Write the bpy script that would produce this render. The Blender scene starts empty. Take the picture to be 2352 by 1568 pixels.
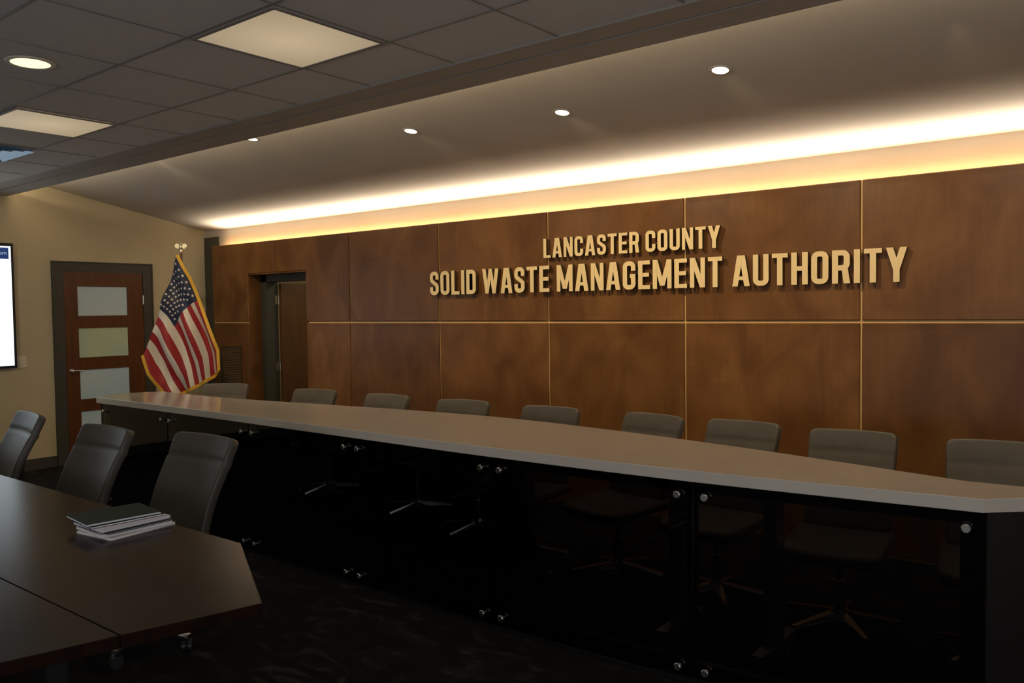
import bpy, bmesh, math, random
from mathutils import Vector, Matrix
random.seed(4)
SC=bpy.context.scene
COL=SC.collection
SC.view_settings.view_transform='Standard'
SC.view_settings.look='None'
SC.view_settings.exposure=0.12

# ------------------------------------------------------------------ helpers
def newmat(name, col, rough=.5, metal=0., spec=.5, emis=None, estr=0., ior=None):
    m=bpy.data.materials.new(name); m.use_nodes=True
    b=m.node_tree.nodes['Principled BSDF']
    b.inputs['Base Color'].default_value=(*col,1); b.inputs['Roughness'].default_value=rough
    b.inputs['Metallic'].default_value=metal; b.inputs['Specular IOR Level'].default_value=spec
    if ior: b.inputs['IOR'].default_value=ior
    if emis: b.inputs['Emission Color'].default_value=(*emis,1); b.inputs['Emission Strength'].default_value=estr
    return m
def noisemat(name, cols, scale=(1,1,1), nscale=4., detail=6., rough=.5, spec=.5, bump=0., bscale=60., dist=0., pos=None, rvar=0., soff=None, ior=None):
    m=newmat(name,cols[0],rough,spec=spec,ior=ior); nt=m.node_tree; N=nt.nodes; b=N['Principled BSDF']
    tc=N.new('ShaderNodeTexCoord'); mp=N.new('ShaderNodeMapping'); mp.inputs['Scale'].default_value=scale
    nt.links.new(tc.outputs['Object'],mp.inputs['Vector'])
    no=N.new('ShaderNodeTexNoise'); no.inputs['Scale'].default_value=nscale; no.inputs['Detail'].default_value=detail; no.inputs['Distortion'].default_value=dist
    nt.links.new(mp.outputs[0],no.inputs['Vector'])
    cr=N.new('ShaderNodeValToRGB'); e=cr.color_ramp.elements
    pos=pos or [.3+.4*i/(len(cols)-1) for i in range(len(cols))]
    e[0].position=pos[0]; e[0].color=(*cols[0],1); e[1].position=pos[-1]; e[1].color=(*cols[-1],1)
    for i in range(1,len(cols)-1):
        k=e.new(pos[i]); k.color=(*cols[i],1)
    nt.links.new(no.outputs['Fac'],cr.inputs['Fac'])
    out=cr.outputs[0]
    if soff:
        oi=N.new('ShaderNodeObjectInfo'); vm=N.new('ShaderNodeVectorMath'); vm.operation='SCALE'; vm.inputs[0].default_value=(17,5,31)
        nt.links.new(oi.outputs['Random'],vm.inputs['Scale']); nt.links.new(vm.outputs[0],mp.inputs['Location'])
        mr=N.new('ShaderNodeMapRange'); mr.inputs['To Min'].default_value=.86; mr.inputs['To Max'].default_value=1.12; nt.links.new(oi.outputs['Random'],mr.inputs['Value'])
        # fine straight grain on top of the soft mottling
        mp2=N.new('ShaderNodeMapping'); mp2.inputs['Scale'].default_value=(26,26,1.3); nt.links.new(tc.outputs['Object'],mp2.inputs['Vector']); nt.links.new(vm.outputs[0],mp2.inputs['Location'])
        n3=N.new('ShaderNodeTexNoise'); n3.inputs['Scale'].default_value=1.6; n3.inputs['Detail'].default_value=6; nt.links.new(mp2.outputs[0],n3.inputs['Vector'])
        mr2=N.new('ShaderNodeMapRange'); mr2.inputs['From Min'].default_value=.3; mr2.inputs['From Max'].default_value=.7; mr2.inputs['To Min'].default_value=.93; mr2.inputs['To Max'].default_value=1.06; nt.links.new(n3.outputs['Fac'],mr2.inputs['Value'])
        mu=N.new('ShaderNodeMath'); mu.operation='MULTIPLY'; nt.links.new(mr.outputs[0],mu.inputs[0]); nt.links.new(mr2.outputs[0],mu.inputs[1])
        hs=N.new('ShaderNodeHueSaturation'); nt.links.new(mu.outputs[0],hs.inputs['Value']); nt.links.new(out,hs.inputs['Color']); out=hs.outputs[0]
    nt.links.new(out,b.inputs['Base Color'])
    if bump>0:
        n2=N.new('ShaderNodeTexNoise'); n2.inputs['Scale'].default_value=bscale; nt.links.new(tc.outputs['Object'],n2.inputs['Vector'])
        bp=N.new('ShaderNodeBump'); bp.inputs['Strength'].default_value=bump; bp.inputs['Distance'].default_value=.01
        nt.links.new(n2.outputs['Fac'],bp.inputs['Height']); nt.links.new(bp.outputs[0],b.inputs['Normal'])
    return m

def obj(name, verts, faces, mats, parent=None, mi=None, smooth=False, loc=(0,0,0)):
    me=bpy.data.meshes.new(name); me.from_pydata([tuple(v) for v in verts],[],faces); me.update()
    o=bpy.data.objects.new(name,me); COL.objects.link(o)
    for m in (mats if isinstance(mats,(list,tuple)) else [mats]): me.materials.append(m)
    if mi:
        for p,i in zip(me.polygons,mi): p.material_index=i
    if smooth:
        for p in me.polygons: p.use_smooth=True
    if parent: o.parent=parent
    o.location=loc
    return o
def empty(name, loc=(0,0,0), rz=0):
    o=bpy.data.objects.new(name,None); COL.objects.link(o); o.location=loc; o.rotation_euler=(0,0,rz); o.empty_display_size=.1
    return o
class MB:
    """collects several closed pieces into one mesh"""
    def __init__(s): s.v=[]; s.f=[]; s.m=[]
    def add(s,v,f,m=0):
        n=len(s.v); s.v+= [tuple(p) for p in v]; s.f+=[tuple(i+n for i in q) for q in f]; s.m+=[m]*len(f) if isinstance(m,int) else m
    def box(s,x0,x1,y0,y1,z0,z1,m=0,bev=0.):
        if bev>0:
            bm=bmesh.new(); bmesh.ops.create_cube(bm,size=1)
            for v in bm.verts: v.co=Vector((x0+(v.co.x+.5)*(x1-x0),y0+(v.co.y+.5)*(y1-y0),z0+(v.co.z+.5)*(z1-z0)))
            bmesh.ops.bevel(bm,geom=bm.edges[:],offset=bev,segments=2,affect='EDGES',profile=.5)
            bm.verts.index_update(); s.add([v.co for v in bm.verts],[[v.index for v in f.verts] for f in bm.faces],m); bm.free(); return
        v=[(x0,y0,z0),(x1,y0,z0),(x1,y1,z0),(x0,y1,z0),(x0,y0,z1),(x1,y0,z1),(x1,y1,z1),(x0,y1,z1)]
        s.add(v,[(0,3,2,1),(4,5,6,7),(0,1,5,4),(1,2,6,5),(2,3,7,6),(3,0,4,7)],m)
    def prism(s,poly,a0,a1,axis='z',m=0,mside=None):
        n=len(poly)
        def P(p,a): return (p[0],p[1],a) if axis=='z' else ((p[0],a,p[1]) if axis=='y' else (a,p[0],p[1]))
        v=[P(p,a0) for p in poly]+[P(p,a1) for p in poly]
        f=[tuple(range(n))[::-1],tuple(range(n,2*n))]+[(i,(i+1)%n,n+(i+1)%n,n+i) for i in range(n)]
        ms=m if mside is None else mside
        s.add(v,f,[m,m]+[ms]*n)
    def tube(s,p0,p1,r0,r1=None,n=16,m=0):
        r1=r0 if r1 is None else r1; p0=Vector(p0);p1=Vector(p1); d=(p1-p0).normalized()
        a=d.orthogonal().normalized(); b=d.cross(a)
        v=[p0+(a*math.cos(t)+b*math.sin(t))*r0 for t in [2*math.pi*i/n for i in range(n)]]+[p1+(a*math.cos(t)+b*math.sin(t))*r1 for t in [2*math.pi*i/n for i in range(n)]]
        s.add(v,[tuple(range(n))[::-1],tuple(range(n,2*n))]+[(i,(i+1)%n,n+(i+1)%n,n+i) for i in range(n)],m)
    def lathe(s,prof,c=(0,0,0),n=24,m=0,axis='z',cap=True):
        v=[];f=[]
        for (r,h) in prof:
            for i in range(n):
                t=2*math.pi*i/n; x,y=r*math.cos(t),r*math.sin(t)
                v.append((c[0]+x,c[1]+y,c[2]+h) if axis=='z' else ((c[0]+x,c[1]+h,c[2]+y) if axis=='y' else (c[0]+h,c[1]+x,c[2]+y)))
        for j in range(len(prof)-1):
            for i in range(n): f.append((j*n+i,j*n+(i+1)%n,(j+1)*n+(i+1)%n,(j+1)*n+i))
        k=(len(prof)-1)*n
        if cap: f.append(tuple(range(n))[::-1]); f.append(tuple(range(k,k+n)))
        else:
            for i in range(n): f.append((k+i,k+(i+1)%n,(i+1)%n,i))
        s.add(v,f,m)
    def build(s,name,mats,parent=None,smooth=False,loc=(0,0,0),auto=None):
        o=obj(name,s.v,s.f,mats,parent,s.m,False,loc)
        bm=bmesh.new(); bm.from_mesh(o.data); bmesh.ops.recalc_face_normals(bm,faces=bm.faces); bm.to_mesh(o.data); bm.free()
        if smooth or auto:
            for p in o.data.polygons: p.use_smooth=True
            if auto:
                try: o.data.set_sharp_from_angle(angle=math.radians(auto))
                except Exception: pass
        return o
def tag(o,label,cat,group=None):
    o['label']=label; o['category']=cat
    if group: o['group']=group
    return o
def struct(o,label=None):
    o['kind']='structure'
    if label: o['label']=label
    return o

# ------------------------------------------------------------------ dimensions (metres)
XL=-.304; XR=10.9; YR=-9.0; ZG=1.455; ZT=2.331; P=1.2
GX,GY,T=4.7654,-3.4167,.61; ZD=2.7546; YB=-2.38; YLIP=-2.03
def zslope(y): return 2.5296+.195*(.1-y)

# ------------------------------------------------------------------ materials
M_wall=noisemat('painted_wall',[(.52,.45,.295),(.56,.485,.32)],nscale=2,rough=.75,bump=.05,bscale=150)
M_cream=noisemat('cream_wall_paint',[(.46,.43,.37),(.49,.46,.40)],nscale=2,rough=.8)
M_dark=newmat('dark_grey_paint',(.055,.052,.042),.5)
M_trimg=newmat('taupe_trim',(.37,.34,.31),.6)
M_slope=noisemat('ceiling_plaster',[(.55,.50,.44),(.59,.54,.48)],nscale=1.3,rough=.8)
M_wood=noisemat('walnut_veneer',[(.105,.041,.0105),(.15,.062,.0165),(.20,.088,.026)],scale=(1.1,1,.7),nscale=3.0,detail=13,dist=.8,rough=.40,spec=.35,pos=[.3,.5,.72],soff=True)
M_seam=newmat('light_wood_reveal',(.74,.45,.17),.45)
M_doorw=noisemat('cherry_veneer',[(.085,.030,.010),(.13,.047,.016)],scale=(1,6,.6),nscale=4,detail=8,rough=.35)
M_leaf=noisemat('brown_door_veneer',[(.085,.036,.012),(.12,.052,.017)],scale=(6,6,.6),nscale=3,detail=8,rough=.45)
def frost(name,c1,c2,e):
    m=noisemat(name,[c1,c2],nscale=2.2,rough=.35,spec=.6); bn=m.node_tree.nodes['Principled BSDF']
    bn.inputs['Emission Color'].default_value=(*e,1); bn.inputs['Emission Strength'].default_value=.06; return m  # backlight from the corridor put in as a faint glow of the pane
M_frost=frost('frosted_glass',(.32,.39,.39),(.40,.44,.42),(.55,.70,.70))
M_frost2=frost('frosted_glass_warm',(.30,.36,.30),(.40,.42,.18),(.55,.62,.38))
M_tile=noisemat('acoustic_tile',[(.62,.58,.55),(.68,.64,.605)],nscale=90,rough=.9,bump=.15,bscale=200)
M_bar=newmat('ceiling_grid_metal',(.30,.275,.255),.5)
M_carpet=noisemat('carpet_pile',[(.009,.0085,.0085),(.014,.013,.0125),(.040,.034,.029)],scale=(1,2.2,1),nscale=2.6,detail=10,dist=2.5,rough=.95,spec=.1,pos=[.4,.58,.70],bump=.4,bscale=300)
M_slab=noisemat('quartz_top',[(.57,.53,.465),(.60,.56,.495)],nscale=6,rough=.12,spec=.5)
M_black=newmat('black_laminate',(.010,.009,.009),.4)
M_chrome=newmat('brushed_chrome',(.7,.68,.65),.2,1.)
M_leather=noisemat('taupe_leather',[(.098,.083,.066),(.118,.101,.081)],nscale=9,rough=.45,spec=.35,bump=.08,bscale=260)
M_leatherd=noisemat('grey_leather',[(.058,.052,.046),(.072,.065,.058)],nscale=9,rough=.38,spec=.45,bump=.08,bscale=260)
M_plastic=newmat('black_plastic',(.012,.012,.013),.4)
M_table=noisemat('espresso_laminate',[(.010,.0046,.0028),(.018,.0082,.005)],scale=(.6,5,1),nscale=3,detail=8,rough=.22,spec=.4,ior=1.22)
M_gold=newmat('gold_painted_face',(.84,.63,.32),.38)
M_side=newmat('bronze_letter_side',(.07,.045,.02),.5)
M_white=newmat('white_plastic',(.7,.65,.5),.4)
def glassmat():
    m=bpy.data.materials.new('smoked_glass'); m.use_nodes=True; nt=m.node_tree; N=nt.nodes; N.clear()
    o=N.new('ShaderNodeOutputMaterial'); mix=N.new('ShaderNodeMixShader'); t=N.new('ShaderNodeBsdfTransparent'); g=N.new('ShaderNodeBsdfGlossy'); f=N.new('ShaderNodeFresnel')
    f.inputs['IOR'].default_value=1.6; t.inputs['Color'].default_value=(.34,.33,.34,1); g.inputs['Roughness'].default_value=.02; g.inputs['Color'].default_value=(.95,.95,.95,1)
    nt.links.new(f.outputs[0],mix.inputs[0]); nt.links.new(t.outputs[0],mix.inputs[1]); nt.links.new(g.outputs[0],mix.inputs[2]); nt.links.new(mix.outputs[0],o.inputs[0])
    return m
M_glass=glassmat()
def emat(name,col,s): return newmat(name,(.8,.8,.8),.5,emis=col,estr=s)

# ------------------------------------------------------------------ shell
b=MB(); b.box(XL-.2,XR+.2,YR-.2,2.2,-.1,0); struct(b.build('floor',M_carpet),'dark mottled carpet')
DX0,DX1,DZ=.70,1.73,1.99
b=MB(); b.box(XL,DX0,.1,.3,0,3.1); b.box(DX1,XR,.1,.3,0,3.1); b.box(DX0,DX1,.1,.3,DZ,3.1); struct(b.build('wall_back',M_cream))
b=MB(); b.box(XL-.2,XL,YR,.3,0,3.3); struct(b.build('wall_left',M_wall))
b=MB(); b.box(XR,XR+.2,YR,.3,0,3.3); struct(b.build('wall_right',M_wall))
b=MB(); b.box(XL-.2,XR+.2,YR-.2,YR,0,3.3); struct(b.build('wall_front',M_wall))
b=MB(); b.box(XL,XR,YR,YB,ZD,ZD+.02); struct(b.build('ceiling',M_tile),'suspended acoustic tile ceiling')
LIGHTS=[(1,0),(-3,0),(1,-4),(-3,-4),(5,-4),(5,0)]; VENT=[(-5,0)]
b=MB(); w=.0065; zb0,zb1=ZD-.003,ZD
ii=range(-8,11)
for i in ii:
    x=GX+i*T
    if XL<x<XR: b.box(x-w,x+w,YR,YB,zb0,zb1)
for j in range(-9,2):
    y=GY+j*T; b.box(XL,XR,y-w,y+w,zb0-.0006,zb1-.0004)
struct(b.build('trim_1',M_bar),'metal ceiling grid bars')
b=MB(); b.box(XL,XR,YB,-2.235,ZD-.010,ZD+.3); b.box(XL,XR,-2.235,-2.22,ZD+.002,ZD+.3,1); b.box(XL,XR,-2.22,-2.06,ZD-.012,ZD+.02); b.box(XL,XR,-2.06,YLIP,ZD-.013,ZD+.035)
struct(b.build('trim_2',[M_trimg,M_black]),'taupe bulkhead edge')
b=MB(); b.prism([(.1,zslope(.1)),(-2.5,zslope(-2.5)),(-2.5,zslope(-2.5)+.05),(.1,zslope(.1)+.05)],XL,XR,'x'); struct(b.build('ceiling_sloped',M_slope),'sloped plaster ceiling')
b=MB(); b.box(XL-.2,XR+.2,YR-.2,2.2,3.3,3.4); struct(b.build('ceiling_slab',M_dark))
b=MB(); b.box(XL,XL+.012,YR,-1.64,0,.11); b.box(XL,XL+.012,-.59,.1,0,.11); struct(b.build('baseboard_left',M_dark))
b=MB(); b.box(XL,-.002,.085,.0995,0,2.45); struct(b.build('trim_3',M_dark),'dark strip painted as corner shade')  # shade of the wall corner, painted as a dark strip
# backing strip (reveals) behind panels, with a light trough along the top
yr_=.006
b=MB()
for (a,c,z0) in [(0.002,DX0-.01,0),(DX1+.01,9.595,0),(DX0-.01,DX1+.01,DZ+.01)]:
    b.box(a,c,yr_,.0995,z0,2.285); b.box(a,c,yr_,.016,2.285,ZT-.002)
struct(b.build('trim_4',M_seam),'light wood reveals between panels')

def panel(poly):
    bm=bmesh.new(); vs=[bm.verts.new((x,.0055,z)) for x,z in poly]; f=bm.faces.new(vs)
    r=bmesh.ops.extrude_face_region(bm,geom=[f]); nv=[e for e in r['geom'] if isinstance(e,bmesh.types.BMVert)]
    for v in nv: v.co.y=-.004
    bmesh.ops.recalc_face_normals(bm,faces=bm.faces)
    ff=[x for x in bm.faces if all(abs(v.co.y+.004)<1e-6 for v in x.verts)]
    bmesh.ops.inset_region(bm,faces=ff,thickness=.007,depth=0)
    ff=[x for x in bm.faces if all(abs(v.co.y+.004)<1e-6 for v in x.verts)]
    big=max(ff,key=lambda q:q.calc_area())
    for v in big.verts: v.co.y=-.009
    bmesh.ops.inset_region(bm,faces=[big],thickness=.045,depth=-.0012)
    bmesh.ops.recalc_face_normals(bm,faces=bm.faces)
    me=bpy.data.meshes.new('wood_wall_panel'); bm.to_mesh(me); bm.free(); me.materials.append(M_wood)
    o=bpy.data.objects.new('wood_wall_panel',me); COL.objects.link(o)
    return tag(o,'large brown walnut veneer panel on the wall','wall panel','wood veneer wall panels')
g=.0070; zu0,zu1=ZG+.0085,ZT; zl0,zl1=.02,ZG-.0085
for k in range(8):
    x0,x1=k*P+g,(k+1)*P-g
    if k==0: up=[(x0,zu0),(DX0,zu0),(DX0,DZ),(x1,DZ),(x1,zu1),(x0,zu1)]; lo=[(x0,zl0),(DX0,zl0),(DX0,zl1),(x0,zl1)]
    elif k==1: up=[(x0,DZ),(DX1,DZ),(DX1,zu0),(x1,zu0),(x1,zu1),(x0,zu1)]; lo=[(DX1,zl0),(x1,zl0),(x1,zl1),(DX1,zl1)]
    else: up=[(x0,zu0),(x1,zu0),(x1,zu1),(x0,zu1)]; lo=[(x0,zl0),(x1,zl0),(x1,zl1),(x0,zl1)]
    panel(up); panel(lo)

v=empty('vent_grille',(.35,-.010,.955))
b=MB(); 
for (a,c,d,e) in [(-.2,.2,-.235,-.215),(-.2,.2,.215,.235),(-.2,-.18,-.215,.215),(.18,.2,-.215,.215)]: b.box(a,c,-.012,-.001,d,e)
b.build('frame',M_side,v)
b=MB()
for i in range(22):
    z=-.205+i*.0195; b.add([(-.18,-.010,z),(.18,-.010,z),(.18,-.002,z+.012),(-.18,-.002,z+.012),(-.18,-.010,z+.003),(.18,-.010,z+.003),(.18,-.002,z+.015),(-.18,-.002,z+.015)],[(0,3,2,1),(4,5,6,7),(0,1,5,4),(1,2,6,5),(2,3,7,6),(3,0,4,7)])
b.build('louvre',newmat('brown_louvre',(.12,.07,.03),.5),v)
b=MB(); b.box(-.18,.18,-.0015,-.0005,-.215,.215); b.build('backing',M_black,v)
tag(v,'brown louvred air vent set in the wood panelling','vent')

# ---------------------------------------------------------- recessed doorway in back wall
d2=empty('door_2',((DX0+DX1)/2,.2,0)); d2['kind']='structure'; d2['label']='dark framed doorway with open wooden door'
ox=-(DX0+DX1)/2; oy=-.2
b=MB(); b.box(DX0+ox,DX0+.015+ox,.0+oy,.15+oy,0,DZ); b.box(DX1-.015+ox,DX1+ox,0+oy,.15+oy,0,DZ); b.box(DX0+ox,DX1+ox,0+oy,.15+oy,DZ-.015,DZ); b.build('jamb_lining',M_wood,d2)
b=MB(); b.box(DX0+ox,DX0+.115+ox,.15+oy,.3+oy,0,DZ); b.box(DX1-.06+ox,DX1+ox,.15+oy,.3+oy,0,DZ); b.box(DX0+ox,DX1+ox,.15+oy,.3+oy,1.90,DZ); b.build('frame',M_dark,d2)
b=MB(); b.box(.822+ox,.862+ox,.31+oy,1.17+oy,.01,1.885); leaf=b.build('door_leaf',M_leaf,d2)
M_hinge=newmat('hinge_steel',(.35,.33,.28),.35,1.)
for z in (.95,1.70):
    b=MB(); b.tube((.832+ox,.30+oy,z-.05),(.832+ox,.30+oy,z+.05),.009); b.box(.815+ox,.822+ox,.255+oy,.30+oy,z-.05,z+.05); b.build('hinge',M_hinge,d2)
b=MB(); b.box(-.3,2.4,2.0,2.1,0,2.6); b.box(-.4,-.3,.3,2.1,0,2.6); b.box(2.4,2.5,.3,2.1,0,2.6); struct(b.build('wall_corridor',M_wall))
b=MB(); b.box(-.4,2.5,.3,2.1,2.6,2.7); struct(b.build('ceiling_corridor',M_slope))

# ---------------------------------------------------------- left wall door
d1=empty('door_1',(XL,-1.117,0)); d1['kind']='structure'; d1['label']='cherry wood door with four frosted panes'
b=MB(); b.box(0,.03,-.52,-.425,0,2.108); b.box(0,.03,.425,.52,0,2.108); b.box(0,.03,-.425,.425,2.015,2.108); b.box(0,.04,-.535,-.52,0,2.12);b.box(0,.04,.52,.535,0,2.12);b.box(0,.04,-.52,.52,2.108,2.12); b.build('frame',M_dark,d1)
panes=[(1.55,1.86),(1.11,1.42),(.67,.98),(.23,.54)]
b=MB(); b.box(.001,.022,-.42,-.285,.01,2.01); b.box(.001,.022,.245,.42,.01,2.01)
zs=[.01]+[z for p in panes[::-1] for z in p]+[2.01]
for i in range(0,len(zs),2): b.box(.001,.022,-.285,.245,zs[i],zs[i+1])
b.build('door_leaf',M_doorw,d1)
for n_,(a,c) in enumerate(panes):
    b=MB(); b.box(.003,.012,-.283,.243,a+.002,c-.002); b.build('glass_pane',M_frost2 if n_==1 else M_frost,d1)
b=MB(); b.tube((.022,-.37,.98),(.034,-.37,.98),.028,n=20); b.tube((.034,-.37,.98),(.075,-.37,.98),.010); b.tube((.072,-.375,.98),(.072,-.26,.975),.010,.008); b.build('handle',M_chrome,d1,auto=40)
for z in (1.72,1.0,.3):
    b=MB(); b.tube((.03,.423,z-.05),(.03,.423,z+.05),.010); b.build('hinge',M_chrome,d1)

# ---------------------------------------------------------- wall screen
tv=empty('wall_display',(XL,-3.085,1.66))
HW,HH=1.07,.615
b=MB(); b.box(.01,.05,-HW,HW,-HH,HH,bev=.004); b.build('housing',M_plastic,tv)
b=MB(); b.box(.0501,.0515,-HW+.025,HW-.025,-HH+.025,HH-.03); b.build('screen',emat('lit_screen',(.78,.92,1.),1.15),tv)
b=MB(); b.box(.0516,.0521,-.4,HW-.045,HH-.155,HH-.045); b.build('header_bar',newmat('blue_header',(.01,.03,.10),.5,emis=(.02,.07,.25),estr=.45),tv)
cu=bpy.data.curves.new('t','FONT'); cu.body='BoardRoom'; cu.size=.055; cu.align_x='RIGHT'; to=bpy.data.objects.new('t',cu); COL.objects.link(to)
bpy.context.view_layer.update()
me=bpy.data.meshes.new_from_object(to.evaluated_get(bpy.context.evaluated_depsgraph_get())); bpy.data.objects.remove(to)
o=bpy.data.objects.new('header_text',me); COL.objects.link(o); me.materials.clear(); me.materials.append(newmat('header_letter',(.1,.1,.1),.5,emis=(.6,.7,.9),estr=.6)); o.parent=tv
o.matrix_local=Matrix(((0,0,1,.0525),(1,0,0,HW-.06),(0,1,0,HH-.115),(0,0,0,1)))
tag(tv,'large black wall-mounted screen showing a white page','screen')
sw=empty('light_switch',(XL,-1.955,1.10))
b=MB(); b.box(0,.006,-.045,.045,-.06,.06,bev=.002); b.build('plate',M_white,sw)
for y in (-.02,.02):
    b=MB(); b.box(.006,.011,y-.010,y+.010,-.022,.022,bev=.002); b.build('rocker',M_white,sw)
tag(sw,'cream double rocker switch on the beige wall','light switch')

# ---------------------------------------------------------- ceiling fixtures
pm=emat('panel_diffuser',(1.,.78,.50),.40)
nt=pm.node_tree; bn=nt.nodes['Principled BSDF']; bn.inputs['Base Color'].default_value=(.35,.3,.22,1)
tc=nt.nodes.new('ShaderNodeTexCoord'); vl=nt.nodes.new('ShaderNodeVectorMath'); vl.operation='LENGTH'; mr=nt.nodes.new('ShaderNodeMapRange')
mr.inputs['From Min'].default_value=0; mr.inputs['From Max'].default_value=.42; mr.inputs['To Min'].default_value=.46; mr.inputs['To Max'].default_value=.28
nt.links.new(tc.outputs['Object'],vl.inputs[0]); nt.links.new(vl.outputs['Value'],mr.inputs['Value']); nt.links.new(mr.outputs[0],bn.inputs['Emission Strength'])
for n,(i,j) in enumerate(LIGHTS):
    e=empty('ceiling_light_panel',(GX+(i+.5)*T,GY+(j+.5)*T,ZD))
    b=MB(); h=T/2-w-.002
    b.box(-h,h,-h,-h+.018,-.012,-.006);b.box(-h,h,h-.018,h,-.012,-.006);b.box(-h,-h+.018,-h+.018,h-.018,-.012,-.006);b.box(h-.018,h,-h+.018,h-.018,-.012,-.006); b.build('frame',M_bar,e)
    b=MB(); k=h-.019; b.box(-k,k,-k,k,-.009,-.004); b.build('diffuser',pm,e)
    tag(e,'square flat ceiling light panel set in the tile grid, glowing softly','ceiling light','ceiling light panels')
for (i,j) in VENT:
    e=empty('ceiling_air_diffuser',(GX+(i+.5)*T,GY+(j+.5)*T,ZD))
    b=MB(); h=T/2-w-.002
    for q in range(5):
        a=h-q*.055; c=a-.03
        for s in (0,1,2,3):
            R=Matrix.Rotation(s*math.pi/2,3,'Z')
            vv=[R@Vector(p) for p in [(-a,-a,-.022),(a,-a,-.022),(c,-c,-.006),(-c,-c,-.006)]]
            b.add(vv,[(0,1,2,3)])
    b.build('louvre',newmat('glow_tinted_metal',(.16,.42,.75),.3,.1),e)  # bluish reflected light painted into the louvre colour
    tag(e,'square metal air diffuser with stepped louvres in the tile ceiling','air vent')
e=empty('ceiling_downlight',(4.49,-3.70,ZD))
b=MB(); b.lathe([(.105,-.007),(.108,-.004),(.108,-.0005),(.085,-.0005),(.085,-.006)],n=32,cap=False); b.build('trim_ring',M_white,e)
b=MB(); b.lathe([(.0845,-.005),(.0845,-.001)],n=32); b.build('lens',emat('downlight_lens',(1,.83,.55),1.2),e)
tag(e,'round recessed downlight in the tile ceiling, lit','ceiling light')
lens=emat('spot_lens',(1,.86,.58),2.)
for (x,y) in [(6.85,-1.27),(5.75,-1.14),(4.58,-1.29),(3.26,-1.66)]:
    z=zslope(y); e=empty('recessed_spotlight',(x,y,z)); e.rotation_euler=(math.atan(-.195),0,0)
    b=MB(); b.lathe([(.056,-.003),(.060,-.001),(.044,-.0005),(.044,-.004)],n=28,cap=False); b.build('trim_ring',M_slope,e)
    b=MB(); b.lathe([(.0435,-.003),(.0435,-.0005)],n=28); b.build('lens',lens,e)
    tag(e,'small round recessed spotlight in the sloped plaster ceiling, lit','ceiling light','recessed spotlights in the sloped ceiling')

# ---------------------------------------------------------- lettering
S=.160; GID=[0]
def rnd(pts,closed=False,n=7):
    out=[]; N=len(pts)
    for i,p in enumerate(pts):
        r=p[2] if len(p)>2 else 0; q=Vector(p[:2])
        if r<=0 or (not closed and i in (0,N-1)): out.append(q); continue
        a=(Vector(pts[i-1][:2])-q).normalized(); c=(Vector(pts[(i+1)%N][:2])-q).normalized()
        ang=a.angle(c); d=r/math.tan(ang/2); s=q+a*d; e=q+c*d; cen=q+(a+c).normalized()*(r/math.sin(ang/2))
        va=s-cen; vb=e-cen; tot=va.angle(vb); sg=1 if va.x*vb.y-va.y*vb.x>0 else -1
        for k in range(n+1):
            t=sg*tot*k/n; out.append(cen+Vector((va.x*math.cos(t)-va.y*math.sin(t),va.x*math.sin(t)+va.y*math.cos(t))))
    return out
def strip(pts,closed=False,s=S):
    GID[0]+=1; N=len(pts); L=[];Rr=[]
    for i in range(N):
        p=pts[i]; a=pts[i-1] if (i>0 or closed) else None; c=pts[(i+1)%N] if (i<N-1 or closed) else None
        d1_=(p-a).normalized() if a is not None else None; d2_=(c-p).normalized() if c is not None else None
        if d1_ is None: d1_=d2_
        if d2_ is None: d2_=d1_
        n1=Vector((-d1_.y,d1_.x)); n2=Vector((-d2_.y,d2_.x)); m=(n1+n2).normalized(); k=s/2/max(.5,m.dot(n1))
        L.append(p+m*k); Rr.append(p-m*k)
    q=[]
    for i in range(N if closed else N-1):
        j=(i+1)%N; q.append((GID[0],[L[i],L[j],Rr[j],Rr[i]]))
    return q
def rect(x0,y0,x1,y1): GID[0]+=1; return [(GID[0],[(x0,y0),(x1,y0),(x1,y1),(x0,y1)])]
def para(x0,y0,x1,y1,hw=S/2*1.05): GID[0]+=1; return [(GID[0],[(x0-hw,y0),(x0+hw,y0),(x1+hw,y1),(x1-hw,y1)])]
W=.47; h_=S/2; r=.120; HB=S*.86
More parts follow.
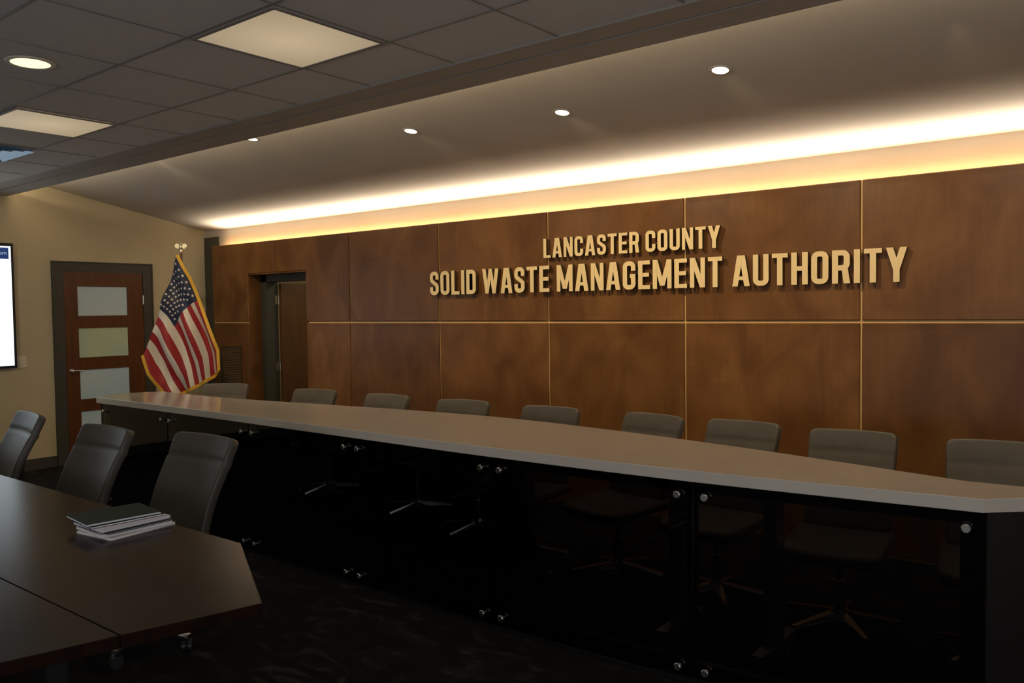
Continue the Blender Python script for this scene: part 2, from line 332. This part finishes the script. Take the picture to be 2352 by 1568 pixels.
def glyph(c):
    GID[0]=0
    w=W; l,rr=h_,W-h_
    if c=='I': return S,rect(0,0,S,1)
    if c=='L': return .41,rect(0,0,S,1)+rect(0,0,.41,HB)
    if c=='E': return .43,rect(0,0,S,1)+rect(0,0,.43,HB)+rect(0,1-HB,.43,1)+rect(0,.5-HB/2,.39,.5+HB/2)
    if c=='T': return .46,rect(.23-h_,0,.23+h_,1)+rect(0,1-HB,.46,1)
    if c=='H': return w,rect(0,0,S,1)+rect(w-S,0,w,1)+rect(0,.5-HB/2,w,.5+HB/2)
    if c=='N': return .50,rect(0,0,.145,1)+rect(.355,0,.50,1)+para(.415,0,.085,1,.085)
    if c=='M': return .66,rect(0,0,.15,1)+rect(.51,0,.66,1)+para(.33,.10,.085,1,.082)+para(.33,.10,.575,1,.082)
    if c=='A': return .54,para(.085,0,.235,1,.085)+para(.455,0,.305,1,.085)+rect(.14,.20,.40,.20+HB*.9)
    if c=='W': return .78,para(.23,0,.085,1,.08)+para(.23,0,.39,1,.07)+para(.55,0,.39,1,.07)+para(.55,0,.695,1,.08)
    if c=='Y': return .52,rect(.26-h_,0,.26+h_,.45)+para(.26,.38,.088,1,.088)+para(.26,.38,.432,1,.088)
    if c=='O': return w,strip(rnd([(l,h_,r),(l,1-h_,r),(rr,1-h_,r),(rr,h_,r)],True),True)
    if c=='C': return w,strip(rnd([(rr,.64),(rr,1-h_,r),(l,1-h_,r),(l,h_,r),(rr,h_,r),(rr,.36)]))
    if c=='G': return w,strip(rnd([(rr,.66),(rr,1-h_,r),(l,1-h_,r),(l,h_,r),(rr,h_,r),(rr,.53)]))+rect(.26,.41,w,.41+HB)
    if c=='S': return .46,strip(rnd([(.46-h_,.66),(.46-h_,1-h_,.125),(l,1-h_,.125),(l,.62,.12),(.46-h_,.40,.12),(.46-h_,h_,.125),(l,h_,.125),(l,.34)]))
    if c=='U': return w,strip(rnd([(l,1),(l,h_,r),(rr,h_,r),(rr,1)]))
    if c=='D': return w,strip(rnd([(l,h_),(l,1-h_),(rr,1-h_,r),(rr,h_,r)],True),True)+rect(0,0,S,1)
    if c=='R': return .48,rect(0,0,S,1)+strip(rnd([(l,1-h_),(rr,1-h_,r),(rr,.47,r),(l,.47)]))+para(.395,0,.33,.47,.085)
def line(txt,x0,x1,z0,hgt,par):
    gap=.10; adv=[]; x=0
    for c in txt:
        if c==' ': x+=.22; continue
        w_,q=glyph(c); adv.append((x,c,q)); x+=w_+gap
    tot=x-gap; sx=(x1-x0)/tot
    for (a,c,q) in adv:
        b=MB()
        for gi,poly in q: b.prism([(p[0]*sx,p[1]*hgt) for p in poly],-.056+.0007*gi,-.026,'y',0,1)
        gx=sum(p[0] for p in q[0][1])/len(q[0][1])*sx; gz=sum(p[1] for p in q[0][1])/len(q[0][1])*hgt
        b.tube((gx,-.027,gz),(gx,-.009,gz),.006,m=1,n=10)
        b.build('letter',[M_gold,M_side],par,loc=(x0+a*sx-5.5,0,z0-1.8))
sg=empty('wall_lettering',(5.5,0,1.8))
line('LANCASTER COUNTY',4.795,6.29,1.963,.152,sg)
line('SOLID WASTE MANAGEMENT AUTHORITY',3.54,7.475,1.695,.207,sg)
tag(sg,'raised gold capital letters mounted on the wood wall','sign')

# ---------------------------------------------------------- dais
dz=empty('council_dais',(5.1,-2.0,0)); D0=Vector((5.1,-2.0,0))
def catmull(pts,n=8):
    out=[]
    for i in range(len(pts)-1):
        p0=Vector(pts[max(i-1,0)]);p1=Vector(pts[i]);p2=Vector(pts[i+1]);p3=Vector(pts[min(i+2,len(pts)-1)])
        for k in range(n):
            t=k/n; out.append(.5*((2*p1)+(p2-p0)*t+(2*p0-5*p1+4*p2-p3)*t*t+(3*p1-p0-3*p2+p3)*t**3))
    out.append(Vector(pts[-1])); return out
front=catmull([(1.95,-2.275),(3.0,-2.285),(4.04,-2.305),(5.09,-2.335),(6.14,-2.36),(7.19,-2.335),(8.23,-2.235)])
back=catmull([(8.12,-1.94),(7.5,-1.78),(6.97,-1.66),(6.2,-1.53),(5.5,-1.47),(4.74,-1.51),(4.11,-1.59),(2.9,-1.73),(1.97,-1.72)])
outl=front+[Vector((8.50,-1.985)),Vector((8.42,-1.93))]+back+[Vector((1.81,-2.01))]
b=MB(); b.prism([(p.x-D0.x,p.y-D0.y) for p in outl],.852,.90,'z'); top=b.build('countertop',M_slab,dz)
bv=top.modifiers.new('b','BEVEL'); bv.width=.003; bv.segments=2; bv.limit_method='ANGLE'
nodes=[(1.98,-2.245),(3.0,-2.255),(4.04,-2.275),(5.09,-2.303),(6.14,-2.328),(7.19,-2.303),(8.235,-2.203)]
b=MB()
def seg(b,p,q,off0,off1,z0,z1,m=0):
    p=Vector(p);q=Vector(q);d=(q-p).normalized();n=Vector((-d.y,d.x))
    b.prism([tuple(p+n*off0-D0.xy),tuple(q+n*off0-D0.xy),tuple(q+n*off1-D0.xy),tuple(p+n*off1-D0.xy)],z0,z1,'z',m)
for i in range(6):
    p,q=nodes[i],nodes[i+1]; seg(b,p,q,.014,.05,.80,.852); seg(b,p,q,.014,.05,0,.09)
    seg(b,(q[0]-.03,q[1]),(q[0]+.0,q[1]),.014,.06,.09,.80)
seg(b,(8.238,-2.203),(8.46,-2.0),.0,.03,0,.852)
seg(b,(8.45,-1.98),(8.12,-1.97),.0,.03,0,.852)
seg(b,(1.98,-1.76),(1.85,-2.01),0,.03,0,.852); seg(b,(1.85,-2.01),(1.965,-2.245),0,.03,0,.852)
b.build('base',M_black,dz)
M_shelfleg=newmat('blue_grey_steel',(.38,.44,.55),.35,.7)
for x in (2.5,4.5,6.1,6.98,7.42):
    b=MB()
    b.box(x-.03-D0.x,x+.03-D0.x,-.05,.03,.14,.852); b.box(x-.025-D0.x,x+.025-D0.x,-.19,.24 if x<6.9 else .20,.10,.14)
    for yy in (-.17,.18): b.tube((x-.012-D0.x,yy,.03),(x+.012-D0.x,yy,.03),.03); b.tube((x-D0.x,yy,.05),(x-D0.x,yy,.10),.010)
    b.build('leg',M_shelfleg,dz)
M_knob=newmat('satin_steel',(.55,.53,.50),.3,1.)
for i in range(6):
    p=Vector(nodes[i]);q=Vector(nodes[i+1]);d=(q-p).normalized();n=Vector((-d.y,d.x)); p=p+d*.004; q=q-d*.004
    mid=(p+q)/2
    e=MB(); L=(q-p).length/2
    e.box(-L,L,0,.012,.02,.845)
    pn=e.build('front_panel',M_glass,dz,loc=(mid.x-D0.x,mid.y-D0.y,0)); pn.rotation_euler=(0,0,math.atan2(d.y,d.x)); pn['label']='smoked glass panel'
    for sx in (-1,1):
        for z in (.07,.79):
            k=MB(); k.lathe([(.008,.012),(.008,-.012),(.014,-.012),(.016,-.015),(.016,-.023),(.013,-.026)],c=(0,0,0),n=20,axis='y')
            kk=k.build('standoff_knob',M_knob,pn,auto=40,loc=(sx*(L-.055),0,z))
tag(dz,'long curved council desk with pale stone top and smoked glass front','desk')
# ---------------------------------------------------------- chairs
def sgn(a): return -1 if a<0 else 1
def chair(loc,rz,H,leather,label,group,proto=None,WB=.21,cr_=.003):
    root=empty('office_chair',loc,rz)
    if proto:
        for c in proto.children:
            k=c.copy(); k.parent=root; COL.objects.link(k)
        tag(root,label,'chair',group); return root
    seat=.46; nu,nv=20,30; V=[];F=[]
    zb=seat; hh=H-zb
    rc=.028
    for j in range(nv+1):
        t=j/nv
        for i in range(nu+1):
            u=-1+2*i/nu
            W_=WB*(1-.05*(1-t))
            x=u*W_; s_=t*hh
            dx=abs(x)-(W_-rc)
            for (dzv,top_) in ((s_-(hh-rc),1),((rc)-s_,0)):
                if dx>0 and dzv>0:
                    m=max(dx,dzv); l=math.hypot(dx,dzv); k=m/l if l>0 else 1
                    dx2,dz2=dx*k,dzv*k
                    x=sgn(x)*(abs(x)-dx+dx2); s_=(hh-rc+dz2) if top_ else (rc-dz2)
            tt=s_/hh
            yb=.20+.185*tt**1.25-.014*math.sin(math.pi*min(1,tt/.75))
            crease=cr_*math.exp(-((tt-.767)/.010)**2)
            V.append((x,yb-.022*u*u+crease,zb+s_-.005*u*u*max(0,(tt-.7)/.3)))
    for j in range(nv):
        for i in range(nu): a=j*(nu+1)+i; F.append((a,a+1,a+nu+2,a+nu+1))
    o=obj('backrest',V,F,leather,root,smooth=True)
    m=o.modifiers.new('s','SOLIDIFY'); m.thickness=.045; m.offset=0
    m=o.modifiers.new('bv','BEVEL'); m.width=.010; m.segments=3; m.limit_method='ANGLE'; m.angle_limit=math.radians(50)
    V=[];F=[]
    for j in range(13):
        t=j/12; y=-.26+.48*t
        wv=.225*(1-.12*max(0,(.15-t)/.15)**2)
        for i in range(13):
            u=-1+2*i/12; V.append((u*wv,y,seat-.025+.012*u*u-(.03*((.2-t)/.2)**2 if t<.2 else 0)))
    for j in range(12):
        for i in range(12): a=j*13+i; F.append((a,a+1,a+14,a+13))
    o=obj('seat',V,F,leather,root,smooth=True)
    m=o.modifiers.new('s','SOLIDIFY'); m.thickness=.06; m.offset=0
    m=o.modifiers.new('ss','SUBSURF'); m.levels=1; m.render_levels=2
    b=MB(); b.box(-.03,.03,.12,.28,seat-.085,seat-.06); b.add([(-.03,.23,seat-.08),(.03,.23,seat-.08),(.03,.26,seat-.08),(-.03,.26,seat-.08),(-.03,.29,seat+.2),(.03,.29,seat+.2),(.03,.315,seat+.2),(-.03,.315,seat+.2)],[(0,3,2,1),(4,5,6,7),(0,1,5,4),(1,2,6,5),(2,3,7,6),(3,0,4,7)])
    b.box(-.09,.09,-.1,.14,seat-.10,seat-.058,bev=.008); b.build('tilt_mechanism',M_plastic,root)
    b=MB(); b.tube((0,0,.10),(0,0,.26),.028); b.tube((0,0,.26),(0,0,seat-.09),.016); b.build('gas_column',M_chrome,root,auto=40)
    b=MB(); b.tube((0,0,.075),(0,0,.125),.04)
    for k in range(5):
        a=2*math.pi*k/5+.3; c,s=math.cos(a),math.sin(a)
        def pt(r,l,z): return (c*r-s*l,s*r+c*l,z)
        b.add([pt(.02,-.024,.085),pt(.02,.024,.085),pt(.27,.014,.070),pt(.27,-.014,.070),pt(.02,-.02,.12),pt(.02,.02,.12),pt(.27,.011,.085),pt(.27,-.011,.085)],[(0,3,2,1),(4,5,6,7),(0,1,5,4),(1,2,6,5),(2,3,7,6),(3,0,4,7)])
    b.build('star_base',M_chrome,root)
    for k in range(5):
        a=2*math.pi*k/5+.3; b=MB(); b.tube((-.022,0,.03),(-.006,0,.03),.029,n=18); b.tube((.006,0,.03),(.022,0,.03),.029,n=18); b.tube((-.02,0,.03),(.02,0,.03),.012); b.tube((0,0,.03),(0,0,.072),.008)
        o=b.build('caster',M_plastic,root,auto=40); o.location=(math.cos(a)*.255,math.sin(a)*.255,0.001); o.rotation_euler=(0,0,a+.6)
    tag(root,label,'chair',group)
    return root
L1='taupe leather swivel chair tucked behind the curved desk'
G1='chairs behind the council desk'
proto=None
for (x,y,rz) in [(2.24,-1.45,.6),(3.29,-1.42,.25),(4.08,-1.40,.12),(4.87,-1.38,.2),(5.60,-1.38,.12),(6.26,-1.36,-.12),(6.86,-1.36,.0),(7.50,-1.40,.12),(8.15,-1.38,.16)]:
    c=chair((x,y+.0,0),rz,.922,M_leather,L1,G1,proto)
    if proto is None: proto=c
L2='grey leather swivel chair pulled up to the dark conference table'
G2='chairs at the conference table'
p2=chair((4.94,-3.47,0),.03,.95,M_leatherd,L2,G2,None,.252,.006)
chair((4.18,-3.60,0),.03,.95,M_leatherd,L2,G2,p2)
chair((3.08,-3.58,0),-.12,.95,M_leatherd,'grey leather swivel chair turned away from the conference table',G2,p2)

# ---------------------------------------------------------- conference table
ct=empty('conference_table',(4.4,-4.6,0)); o0=Vector((4.4,-4.6))
# two butted tops, leaving the hairline seam between the sections
for poly in ([(2.3,-3.71),(6.13,-3.71),(6.72,-4.03),(6.628,-4.389),(1.9,-4.389),(1.9,-4.0)],
             [(6.627,-4.392),(6.55,-4.70),(6.45,-5.25),(6.0,-5.55),(2.3,-5.55),(1.9,-5.25),(1.9,-4.392)]):
    b=MB(); b.prism([(x-o0.x,y-o0.y) for x,y in poly],.705,.74,'z'); o=b.build('tabletop',M_table,ct); bv=o.modifiers.new('b','BEVEL'); bv.width=.002; bv.segments=2; bv.limit_method='ANGLE'
for (x,y) in [(6.1,-4.35),(4.0,-4.35),(2.6,-4.35),(6.0,-4.95),(4.0,-4.95),(2.6,-4.95)]:
    b=MB(); b.box(x-.045-o0.x,x+.045-o0.x,y-.03-o0.y,y+.03-o0.y,.04,.705); b.box(x-.03-o0.x,x+.03-o0.x,y-.25-o0.y,y+.25-o0.y,.0,.04,bev=.008); b.box(x-.03-o0.x,x+.03-o0.x,y-.25-o0.y,y+.25-o0.y,.675,.705); b.build('leg',M_plastic,ct)
tag(ct,'dark brown conference table with angled corners','table')

# ---------------------------------------------------------- stack of reports
def book(x,y,z,w,d,t,rz,cov,page,label):
    e=empty('bound_report',(x,y,z),rz)
    b=MB(); b.box(-w/2,w/2,-d/2,d/2,0,.0012); b.box(-w/2,w/2,-d/2,d/2,t-.0012,t); b.box(-w/2,-w/2+.0012,-d/2,d/2,.0012,t-.0012); b.build('cover',cov,e)
    b=MB(); n=max(2,int(t/.003))
    for i in range(n):
        z0=.0013+(t-.0026)*i/n; j=random.uniform(0,.004); b.box(-w/2+.002,w/2-.001-j,-d/2+.001+j,d/2-.002-j,z0,z0+(t-.0026)/n*.86)
    b.build('pages',page,e)
    tag(e,label,'book','stack of reports on the table')
pg=newmat('paper',(.85,.83,.85),.7)
z=.7402
for (x,y,w_,d_,t,rz,col,lab) in [
    (5.595,-3.855,.216,.27,.009,.12,(.75,.72,.72),'white stapled report at the bottom of the stack'),
    (5.59,-3.86,.216,.27,.012,-.03,(.70,.68,.70),'pale paper report in the stack'),
    (5.60,-3.855,.21,.26,.005,.05,(.02,.02,.022),'dark covered report in the stack'),
    (5.575,-3.86,.216,.27,.010,.02,(.60,.60,.72),'light blue-white magazine in the stack'),
    (5.54,-3.867,.216,.27,.007,-.07,(.025,.045,.048),'grey folder in the stack'),
    (5.53,-3.872,.22,.275,.009,-.10,(.008,.024,.024),'dark teal notebook on top of the stack')]:
    book(x,y,z,w_,d_,t,rz,newmat('cover',col,.5,spec=.4,ior=1.2),pg,lab); z+=t+.0004

# ---------------------------------------------------------- flag
fl=empty('flag_on_stand',(.72,-.80,0))
Rh=Vector((.7816,.6238,0)); Nn=Vector((.6238,-.7816,0))
b=MB(); b.lathe([(.16,0),(.16,.02),(.13,.035),(.05,.05),(.03,.10),(.02,.12)],n=32); b.build('stand',newmat('brass',(.6,.42,.15),.25,1.),fl,auto=40)
b=MB(); b.tube((0,0,.10),(0,0,2.185),.013,n=20); b.build('pole',M_doorw,fl,auto=40)
b=MB(); c=(0,0,2.20)
b.lathe([(.002,-.022),(.014,-.018),(.02,0),(.014,.018),(.002,.022)],c=c,n=16)
b.lathe([(.004,.012),(.017,.024),(.020,.042),(.016,.060),(.009,.068),(.012,.077),(.010,.086),(.002,.092)],c=c,n=14)
def fp(a,z,n=0): return Rh*a+Nn*n+Vector((0,0,z))
b.tube(fp(.006,2.279),fp(.020,2.274),.005,.001,n=8)
for s in (-1,1):
    # spread wing: rises slightly from the shoulder then droops with a scalloped tip
    pts=[(.008,2.232),(.008,2.262),(.022,2.272),(.038,2.280),(.052,2.276),(.060,2.262),(.063,2.240),(.055,2.247),(.053,2.229),(.045,2.240),(.041,2.224),(.033,2.236),(.028,2.222),(.018,2.232)]
    n=len(pts); vv=[fp(s*a,z,-.005) for a,z in pts]+[fp(s*a,z,.005) for a,z in pts]
    b.add(vv,[tuple(range(n)),tuple(range(n,2*n))[::-1]]+[(i,(i+1)%n,n+(i+1)%n,n+i) for i in range(n)])
b.build('eagle_finial',newmat('silver_gilt',(.62,.55,.40),.35,1.),fl,auto=50)
def pl(pts,t):
    L=[0]
    for i in range(1,len(pts)): L.append(L[-1]+math.hypot(pts[i][0]-pts[i-1][0],pts[i][1]-pts[i-1][1]))
    s=t*L[-1]
    for i in range(1,len(pts)):
        if s<=L[i]+1e-9:
            k=(s-L[i-1])/(L[i]-L[i-1]); return Vector((pts[i-1][0]+(pts[i][0]-pts[i-1][0])*k,pts[i-1][1]+(pts[i][1]-pts[i-1][1])*k))
    return Vector(pts[-1])
q=lambda x,y:((x-415)/223.,(585-y)/223.+2.165)
TOPE=[q(415,588),q(440,640),q(468,718),q(490,770),q(503,805),q(504,850)]
BOT=[q(333,812),q(346,853),q(360,876),q(375,896),q(393,907)]
HO=[q(413,588),q(395,640),q(372,705),q(352,755),q(333,812)]
FLY=[q(504,850),q(470,872),q(430,893),q(393,907)]
def Sf(u,v,off=0.):
    a=pl(TOPE,u)*(1-v)+pl(BOT,u)*v; c=pl(HO,v)*(1-u)+pl(FLY,v)*u
    d=(Vector(TOPE[0])*(1-v)+Vector(BOT[0])*v)*(1-u)+(Vector(TOPE[-1])*(1-v)+Vector(BOT[-1])*v)*u
    p=a+c-d; p.y+=.15*16*u*(1-u)*v*(1-v)
    dep=.044*math.sin(v*19+u*2.0)*(.35+.65*u)*min(1,(2.2-p.y)*2)+.030*math.sin(p.x*26+1+p.y*3)
    return fp(p.x,p.y,.080+dep+off)
NU,NV=48,52; V=[];F=[];MI=[]
for j in range(NV+1):
    for i in range(NU+1): V.append(Sf(i/NU,j/NV))
for j in range(NV):
    for i in range(NU):
        a=j*(NU+1)+i; F.append((a,a+1,a+NU+2,a+NU+1)); st=int(j/NV*13)
        MI.append(2 if (i<NU*.38 and st<7) else (0 if st%2==0 else 1))
for rrow in range(9):
    n=6 if rrow%2==0 else 5
    for k in range(n):
        uc=.375*((k*2+1+(rrow%2))/12.); vc=7/13*(rrow+1)/10.
        ring=[]
        e1=(Sf(uc+.01,vc)-Sf(uc-.01,vc)).normalized(); nrm=e1.cross(Sf(uc,vc+.01)-Sf(uc,vc-.01)).normalized()
        if nrm.dot(Nn)<0: nrm=-nrm
        e2=nrm.cross(e1); c0=Sf(uc,vc)+nrm*.007
        for m_ in range(10):
            rr_=.0175 if m_%2==0 else .0070; an=math.pi*m_/5+.4; ring.append(c0+e1*rr_*math.cos(an)+e2*rr_*math.sin(an))
        base=len(V); V.append(c0); V+=ring
        for m_ in range(10): F.append((base,base+1+m_,base+1+(m_+1)%10)); MI.append(1)
M_red=newmat('red_nylon',(.27,.005,.009),.6); M_wh=newmat('white_nylon',(.60,.55,.48),.6); M_bl=newmat('navy_nylon',(.007,.012,.045),.6); M_fr=newmat('gold_fringe',(.65,.36,.03),.6)
obj('flag_cloth',V,F,[M_red,M_wh,M_bl],fl,MI,smooth=True)
V=[];F=[]
path=[('u',k/60,0) for k in range(61)]+[('v',1,k/40) for k in range(1,41)]+[('w',1-k/40,1) for k in range(1,41)]
for (_,u,v) in path:
    p=Sf(u,v,.002)
    if _=='u': d=Rh+Vector((0,0,.35))
    elif _=='v': d=Rh*.35-Vector((0,0,1))
    else: d=-Rh-Vector((0,0,.6))
    d.normalize(); V.append(p-d*.004); V.append(p+d*.028)
for i in range(len(path)-1): F.append((2*i,2*i+1,2*i+3,2*i+2))
o=obj('gold_fringe',V,F,M_fr,fl); m=o.modifiers.new('s','SOLIDIFY'); m.thickness=.006
tag(fl,'national flag with gold fringe hanging from an eagle-topped pole','flag')

# ---------------------------------------------------------- lights
def area(name,loc,rot,sx,sy,pw,col,spread=180):
    l=bpy.data.lights.new(name,'AREA'); l.shape='RECTANGLE'; l.size=sx; l.size_y=sy; l.energy=pw; l.color=col; l.spread=math.radians(spread)
    o=bpy.data.objects.new(name,l); COL.objects.link(o); o.location=loc; o.rotation_euler=rot; return o
warm=(1,.865,.67)
area('cove_strip',(4.9,.052,2.298),(math.pi+.72,0,0),9.5,.026,60,warm,124)
area('bulkhead_strip',(5.3,-2.10,ZD+.05),(math.pi-.5,0,0),11,.03,46,(1,.81,.55))
def spot(name,loc,tgt,pw,col,ang,blend=.8,rad=.04):
    l=bpy.data.lights.new(name,'SPOT'); l.energy=pw; l.color=col; l.spot_size=math.radians(ang); l.spot_blend=blend; l.shadow_soft_size=rad
    o=bpy.data.objects.new(name,l); COL.objects.link(o); o.location=loc
    o.rotation_euler=(Vector(tgt)-Vector(loc)).to_track_quat('-Z','Y').to_euler(); return o
for (x,y,k) in [(6.85,-1.27,1),(5.75,-1.14,1),(4.58,-1.29,1),(3.26,-1.66,1),(7.95,-1.3,.7),(1.9,-1.7,1)]:  # last two have no fixture, added to light the wood wall
    spot('spot',(x,y,zslope(y)-.03),(x-(.6 if x<2 else 0),y+.9,1.62),50*k,(1,.81,.52),100,1.)
spot('dl',(4.49,-3.70,ZD-.03),(4.49,-3.7,0),7,(1,.8,.5),130,1.)
for (i,j) in LIGHTS: area('pl',(GX+(i+.5)*T,GY+(j+.5)*T,ZD-.02),(0,0,0),.55,.55,2.,(1,.82,.58))
area('corridor',(1.6,1.2,2.5),(0,0,0),.5,.5,8,(1,.85,.6))
spot('left_wash',(2.4,-4.9,2.70),(XL,-1.0,1.5),58,(1,.83,.55),95,1.,.1)  # added unseen spot, brightens the left wall around the door
area('ambient_fill',(XR-.05,-6.0,1.4),(0,math.radians(112),0),1.6,3.6,60,(.90,.93,1.))  # added fill to raise the ambient level, no window is built here
area('ambient_fill',(7.5,YR+.05,1.6),(math.radians(112),0,0),4.5,1.4,60,(.90,.93,1.))  # second added fill on the rear wall, tilted up to the ceiling
w_=bpy.data.worlds.new('w'); SC.world=w_; w_.use_nodes=True; w_.node_tree.nodes['Background'].inputs[0].default_value=(.02,.02,.025,1)

# ---------------------------------------------------------- camera
yaw,pit,rol,f=.6737,-.0388,-.0132,1914.14
Fv=Vector((-math.sin(yaw)*math.cos(pit),math.cos(yaw)*math.cos(pit),math.sin(pit))); Rv=Vector((math.cos(yaw),math.sin(yaw),0)); Uv=Rv.cross(Fv)
R2=Rv*math.cos(rol)+Uv*math.sin(rol); U2=-Rv*math.sin(rol)+Uv*math.cos(rol)
cam=bpy.data.cameras.new('camera'); co=bpy.data.objects.new('camera',cam); COL.objects.link(co)
Mx=Matrix((R2,U2,-Fv)).transposed().to_4x4(); Mx.translation=Vector((8.7336,-5.4041,1.562)); co.matrix_world=Mx
cam.sensor_width=36; cam.lens=f*36/2352; cam.clip_start=.02
SC.camera=co
